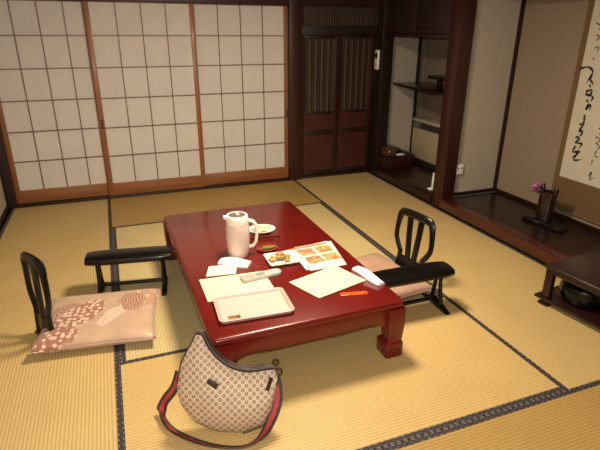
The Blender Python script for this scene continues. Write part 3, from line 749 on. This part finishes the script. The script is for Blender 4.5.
def cushion(w, d, h, mat, loc, rz, label, group='floor cushions'):
    n = 28; top = []; bot = []
    for i in range(n + 1):
        for j in range(n + 1):
            u, v = 2 * i / n - 1, 2 * j / n - 1
            pin = 1 - .05 * (1 - v * v) * abs(u) ** 2; pin2 = 1 - .05 * (1 - u * u) * abs(v) ** 2
            th = ((1 - u ** 6) * (1 - v ** 6)) ** .42 if abs(u) < 1 and abs(v) < 1 else 0
            th *= 1 - .15 * (u * u * v * v)
            wob = .004 * noise.noise(Vector((u * 2.2, v * 2.2, w)))
            x, y = u * w / 2 * pin, v * d / 2 * pin2
            zc = h * .45
            top.append((x, y, zc + (h * .55 + wob) * th)); bot.append((x, y, zc - h * .45 * min(1, th * 1.3)))
    N = n + 1; o_ = N * N; fs = []
    for i in range(n):
        for j in range(n):
            k = i * N + j; fs += [(k, k + N, k + N + 1, k + 1), (o_ + k, o_ + k + 1, o_ + k + N + 1, o_ + k + N)]
    o = MB().add(top + bot, fs)
    ob = o.build('floor_cushion', mat, smooth=0)
    me = ob.data; bm = bmesh.new(); bm.from_mesh(me); bmesh.ops.remove_doubles(bm, verts=bm.verts, dist=1e-5); bmesh.ops.recalc_face_normals(bm, faces=bm.faces); bm.to_mesh(me); bm.free()
    me.polygons.foreach_set('use_smooth', [True] * len(me.polygons))
    ob.location = loc; ob.rotation_euler = (0, 0, R(rz)); tag(ob, label, 'cushion', group)
    # piped seam round the edge
    ring = []
    for k in range(4 * 14):
        s, q = divmod(k, 14); e = -1 + 2 * q / 14
        u, v = ((e, -1), (1, e), (-e, 1), (-1, -e))[s]
        ring.append((u * w / 2 * (1 - .05 * (1 - v * v)), v * d / 2 * (1 - .05 * (1 - u * u)), h * .45))
    MB().tube(ring + [ring[0]], .003, 6, up=(0, 0, 1)).build('seam', mat, ob)
    return ob
zl = zaisu((-.338, -2.29, 0), 30, 'black legless chair left of the table under the floral cushion', .66, -.02, .6)
zl.scale = (1, 1, 1.06)
zaisu((1.73, -2.354, 0), 189.6, 'black slatted legless chair right of the table under the plain cushion')
cushion(.575, .51, .07, 'brocade', (-.075, -2.262, .018), -8, 'tan floral brocade floor cushion on the left legless chair')
cushion(.56, .56, .075, 'pink_silk', (1.44, -2.375, .018), 9, 'plain pinkish tan floor cushion half under the table')

def armrest(loc, rz, label, L=.475):
    t = thing('arm_rest', label, 'arm rest', loc, rz, 'arm rests beside the legless chairs')
    H = .255
    b = MB(); rings = []
    for i in range(13):
        u = i / 12; x = (u - .5) * L; e = 1 - .16 * abs(2 * u - 1) ** 6
        hw = .078 * e; sag = .006 * math.cos(math.pi * (u - .5) * 2) * 0
        rings.append([(x, hw * math.cos(a) if abs(math.cos(a)) > .2 else hw * math.cos(a), H - .032 + .029 * math.copysign(abs(math.sin(a)) ** .6, math.sin(a)) * e) for a in [2 * math.pi * k / 20 for k in range(20)]])
    b.loft(rings).build('arm_pad', 'black', t, smooth=50)
    for s in (-1, 1):
        x = s * (L / 2 - .055)
        for q in (-1, 1):
            MB().tube([(x, q * .020, H - .045), (x, q * .022, .15), (x, q * .032, .08), (x, q * .045, .028)], [.012, .011, .012, .014], 10).build('leg', 'black', t)
        b = MB()
        b.loft([[(x - .014, y, 0), (x + .014, y, 0), (x + .014, y, z), (x - .014, y, z)] for y, z in ((-.12, .008), (-.06, .030), (0, .036), (.06, .030), (.12, .008))])
        b.build('foot', 'black', t, .003)
    MB().tube([(-L / 2 + .055, 0, .048), (L / 2 - .055, 0, .048)], .011, 12).build('stretcher', 'black', t)
    return t
armrest((.103, -1.905, 0), -9, 'black arm rest behind the floral cushion, left of the table')
armrest((1.522, -2.685, 0), -1, 'black arm rest right of the table beside the plain cushion')

# ------------------------------------------------------------------ handbag
t = thing('handbag', 'beige monogram canvas shoulder bag with red striped strap on floor', 'bag', (.396, -3.225, .0))
A = R(22); dv = Vector((.95358, -.30113, 0)); nf = Vector((dv.y, -dv.x, 0)); wv = Vector((0, 0, 1)) * math.cos(A) - nf * math.sin(A); nv = dv.cross(wv)
ZB = .022
def BG(u, v, k): return dv * u + wv * v + nv * k + Vector((0, 0, ZB))
VT = [(-.21, .18), (-.193, .255), (-.16, .318), (-.130, .372), (-.108, .366), (-.090, .330), (-.056, .280), (-.006, .242), (.061, .222), (.129, .228), (.166, .230), (.177, .204)]
VB = [(-.21, .167), (-.205, .125), (-.195, .09), (-.148, .027), (-.07, -.012), (.037, -.022), (.118, .004), (.150, .06), (.168, .13), (.177, .194)]
def interp(T, x):
    for (a, p), (b_, q) in zip(T, T[1:]):
        if a <= x <= b_: return p + (q - p) * (x - a) / (b_ - a)
    return T[-1][1] if x > T[-1][0] else T[0][1]
nu, nvv = 40, 24
fr, bk = [], []
for i in range(nu + 1):
    s = i / nu; u = -.21 + .387 * (.5 - .5 * math.cos(math.pi * s))
    lo, hi = interp(VB, u), interp(VT, u)
    for j in range(nvv + 1):
        q = j / nvv; v = lo + (hi - lo) * q
        e = math.sqrt(max(0, 1 - ((u + .0165) / .1935) ** 2))
        pr = (math.sin(math.pi * min(1, q * 1.25 + .0)) ** .6 if q < .4 else 1 - .72 * ((q - .4) / .6) ** 1.3) if q > 0 else 0
        th = .062 * (e ** .6) * pr + .003 * noise.noise(Vector((u * 18, v * 18, 1))) * e * (1 if 0 < j < nvv else 0)
        fr.append((u, v, th)); bk.append((u, v, -th * .7))
# mesh kept in bag coordinates so the woven figures follow the canvas
N = nvv + 1; o_ = len(fr); fs = []
for i in range(nu):
    for j in range(nvv):
        k = i * N + j; fs += [(k, k + N, k + N + 1, k + 1), (o_ + k, o_ + k + 1, o_ + k + N + 1, o_ + k + N)]
bb = MB().add(fr + bk, fs).build('body', 'canvas', t, smooth=0)
bm = bmesh.new(); bm.from_mesh(bb.data); bmesh.ops.remove_doubles(bm, verts=bm.verts, dist=1e-5); bmesh.ops.recalc_face_normals(bm, faces=bm.faces); bm.to_mesh(bb.data); bm.free()
bb.data.polygons.foreach_set('use_smooth', [True] * len(bb.data.polygons))
BM = Matrix(((dv.x, wv.x, nv.x, 0), (dv.y, wv.y, nv.y, 0), (dv.z, wv.z, nv.z, ZB), (0, 0, 0, 1)))
bb.matrix_local = BM
def bagpart(b, name, mat, bevel=0):
    o = b.build(name, mat, t, bevel); o.matrix_local = BM; return o
rim = [(u, v) for u, v in VT[3:11]]
rim = [(p.x, p.y) for p in spline(rim, 5)]
for k, r in ((.017, .0095), (-.013, .0085)):
    bagpart(MB().tube([(u, v + .002, k * (.55 + .45 * math.cos((u + .0) * 6))) for u, v in rim], r, 10), 'leather_rim', 'leather')
bagpart(MB().tube([(u, v, 0) for u, v in VT[:4]], .006, 8), 'piping', 'leather')
bagpart(MB().tube([(u, v, 0) for u, v in VB[5:]], .005, 8), 'piping', 'leather')
q = MB().box((-.022, -.0115, 0), (.022, .0115, .002)).build('leather_tag', 'leather', t, .001)
q.matrix_local = BM @ Matrix.Translation((-.068, .192, .064)) @ Matrix.Rotation(R(-36), 4, 'Z')
q = MB().box((-.008, -.026, 0), (.008, .026, .005)).build('strap_tab', 'leather', t, .001)
q.matrix_local = BM @ Matrix.Translation((.142, .178, .046)) @ Matrix.Rotation(R(-18), 4, 'Z') @ Matrix.Rotation(R(28), 4, 'Y')
def ringm(c, r, w):
    return MB().tube([(c[0] + r * math.cos(a), c[1] + r * math.sin(a), c[2]) for a in [2 * math.pi * k / 16 for k in range(17)]], w, 6)
bagpart(ringm((.168, .252, .012), .011, .004), 'zip_pull', 'brass')
bagpart(ringm((.180, .215, .012), .012, .0035), 'strap_ring', 'brass')
# the strap: from the left tab, down on to the mat, round the front and up to the ring
loc = Vector((.40, -3.16, 0))
def W(x, y, z): return Vector((x, y, z)) - loc
ctrl = [W(.235, -2.99, .20), W(.205, -2.985, .125), W(.168, -2.962, .060), W(.150, -2.975, .016), W(.170, -3.06, .008), W(.235, -3.145, .006), W(.32, -3.215, .006), W(.41, -3.255, .008), W(.485, -3.245, .02), W(.535, -3.215, .06), W(.572, -3.185, .12), W(.580, -3.15, .18), W(.572, -3.125, .215)]
ups = [Vector((0, .35, 1)), Vector((0, .6, .9)), Vector((-.2, .8, .7)), Vector((-.4, .3, .8)), Vector((-.6, -.3, .55)), Vector((-.5, -.6, .5)), Vector((-.45, -.6, .6)), Vector((-.2, -.75, .6)), Vector((.4, -.7, .5)), Vector((.7, -.5, .2)), Vector((.8, -.5, -.1)), Vector((.8, -.5, -.2)), Vector((.8, -.5, -.2))]
def sp3(P, n=6):
    P = [2 * P[0] - P[1]] + P + [2 * P[-1] - P[-2]]; out = []
    for i in range(1, len(P) - 2):
        for k in range(n):
            s = k / n; a, b_, c, d = P[i - 1:i + 3]
            out.append(.5 * ((2 * b_) + (c - a) * s + (2 * a - 5 * b_ + 4 * c - d) * s * s + (3 * b_ - a - 3 * c + d) * s ** 3))
    return out + [P[-2]]
cp, cu = sp3(ctrl), sp3(ups)
def lift(pts): return [Vector((p.x, p.y, max(p.z, .004))) for p in pts]
wS = .042
def sub(off):
    out = []
    for i, p in enumerate(cp):
        d = (cp[min(i + 1, len(cp) - 1)] - cp[max(i - 1, 0)]).normalized(); a = cu[i]; a = (a - d * a.dot(d)).normalized(); out.append(p + a * off)
    return out
def floorfix(o):
    for v in o.data.vertices:
        if v.co.z < .0016: v.co.z = .0016 + .0004 * (v.index % 2)
strap = MB().strip(cp, cu, wS * .42, .003).build('strap', 'web_red', t); floorfix(strap)
for s in (-1, 1):
    e = MB().strip(sub(s * wS * .36), cu, wS * .30, .0032).build('strap_border', 'web_green', strap); floorfix(e)

# ------------------------------------------------------------------ light
def area(name, loc, size, power, col, rot=(0, 0, 0), shape='DISK', spread=180):
    l = bpy.data.lights.new(name, 'AREA'); l.shape = shape; l.size = size; l.energy = power; l.color = col; l.spread = R(spread)
    o = bpy.data.objects.new(name, l); COL.objects.link(o); o.location = loc; o.rotation_euler = rot; return o
area('ceiling_lamp', (1.0, -2.35, 1.98), .45, 70, (1, .82, .58))
fp = bpy.data.lights.new('camera_flash', 'POINT'); fp.energy = 132; fp.color = (1, .98, .93); fp.shadow_soft_size = .03
fo = bpy.data.objects.new('camera_flash', fp); COL.objects.link(fo); fo.location = (.10, -4.74, 1.53)
w = bpy.data.worlds.new('World'); SC.world = w; w.use_nodes = True
w.node_tree.nodes['Background'].inputs['Color'].default_value = (1, .8, .6, 1); w.node_tree.nodes['Background'].inputs['Strength'].default_value = .02

# ------------------------------------------------------------------ camera
yaw, pit, rol = 3.63330011e-01, 3.76006679e-01, 4.61443094e-03
f = Vector((math.sin(yaw) * math.cos(pit), math.cos(yaw) * math.cos(pit), -math.sin(pit)))
r = Vector((math.cos(yaw), -math.sin(yaw), 0)); u = r.cross(f)
r, u = r * math.cos(rol) + u * math.sin(rol), u * math.cos(rol) - r * math.sin(rol)
cam = bpy.data.cameras.new('camera'); cam.sensor_width = 36; cam.lens = 491.09 / 600 * 36; cam.clip_start = .05
co = bpy.data.objects.new('camera', cam); COL.objects.link(co)
co.matrix_world = Matrix(((r.x, u.x, -f.x, .10832), (r.y, u.y, -f.y, -4.70060), (r.z, u.z, -f.z, 1.45123), (0, 0, 0, 1)))
SC.camera = co
SC.view_settings.view_transform = 'Standard'; SC.view_settings.look = 'None'
SC.view_settings.exposure = 0; SC.view_settings.gamma = 1; SC.view_settings.use_curve_mapping = False
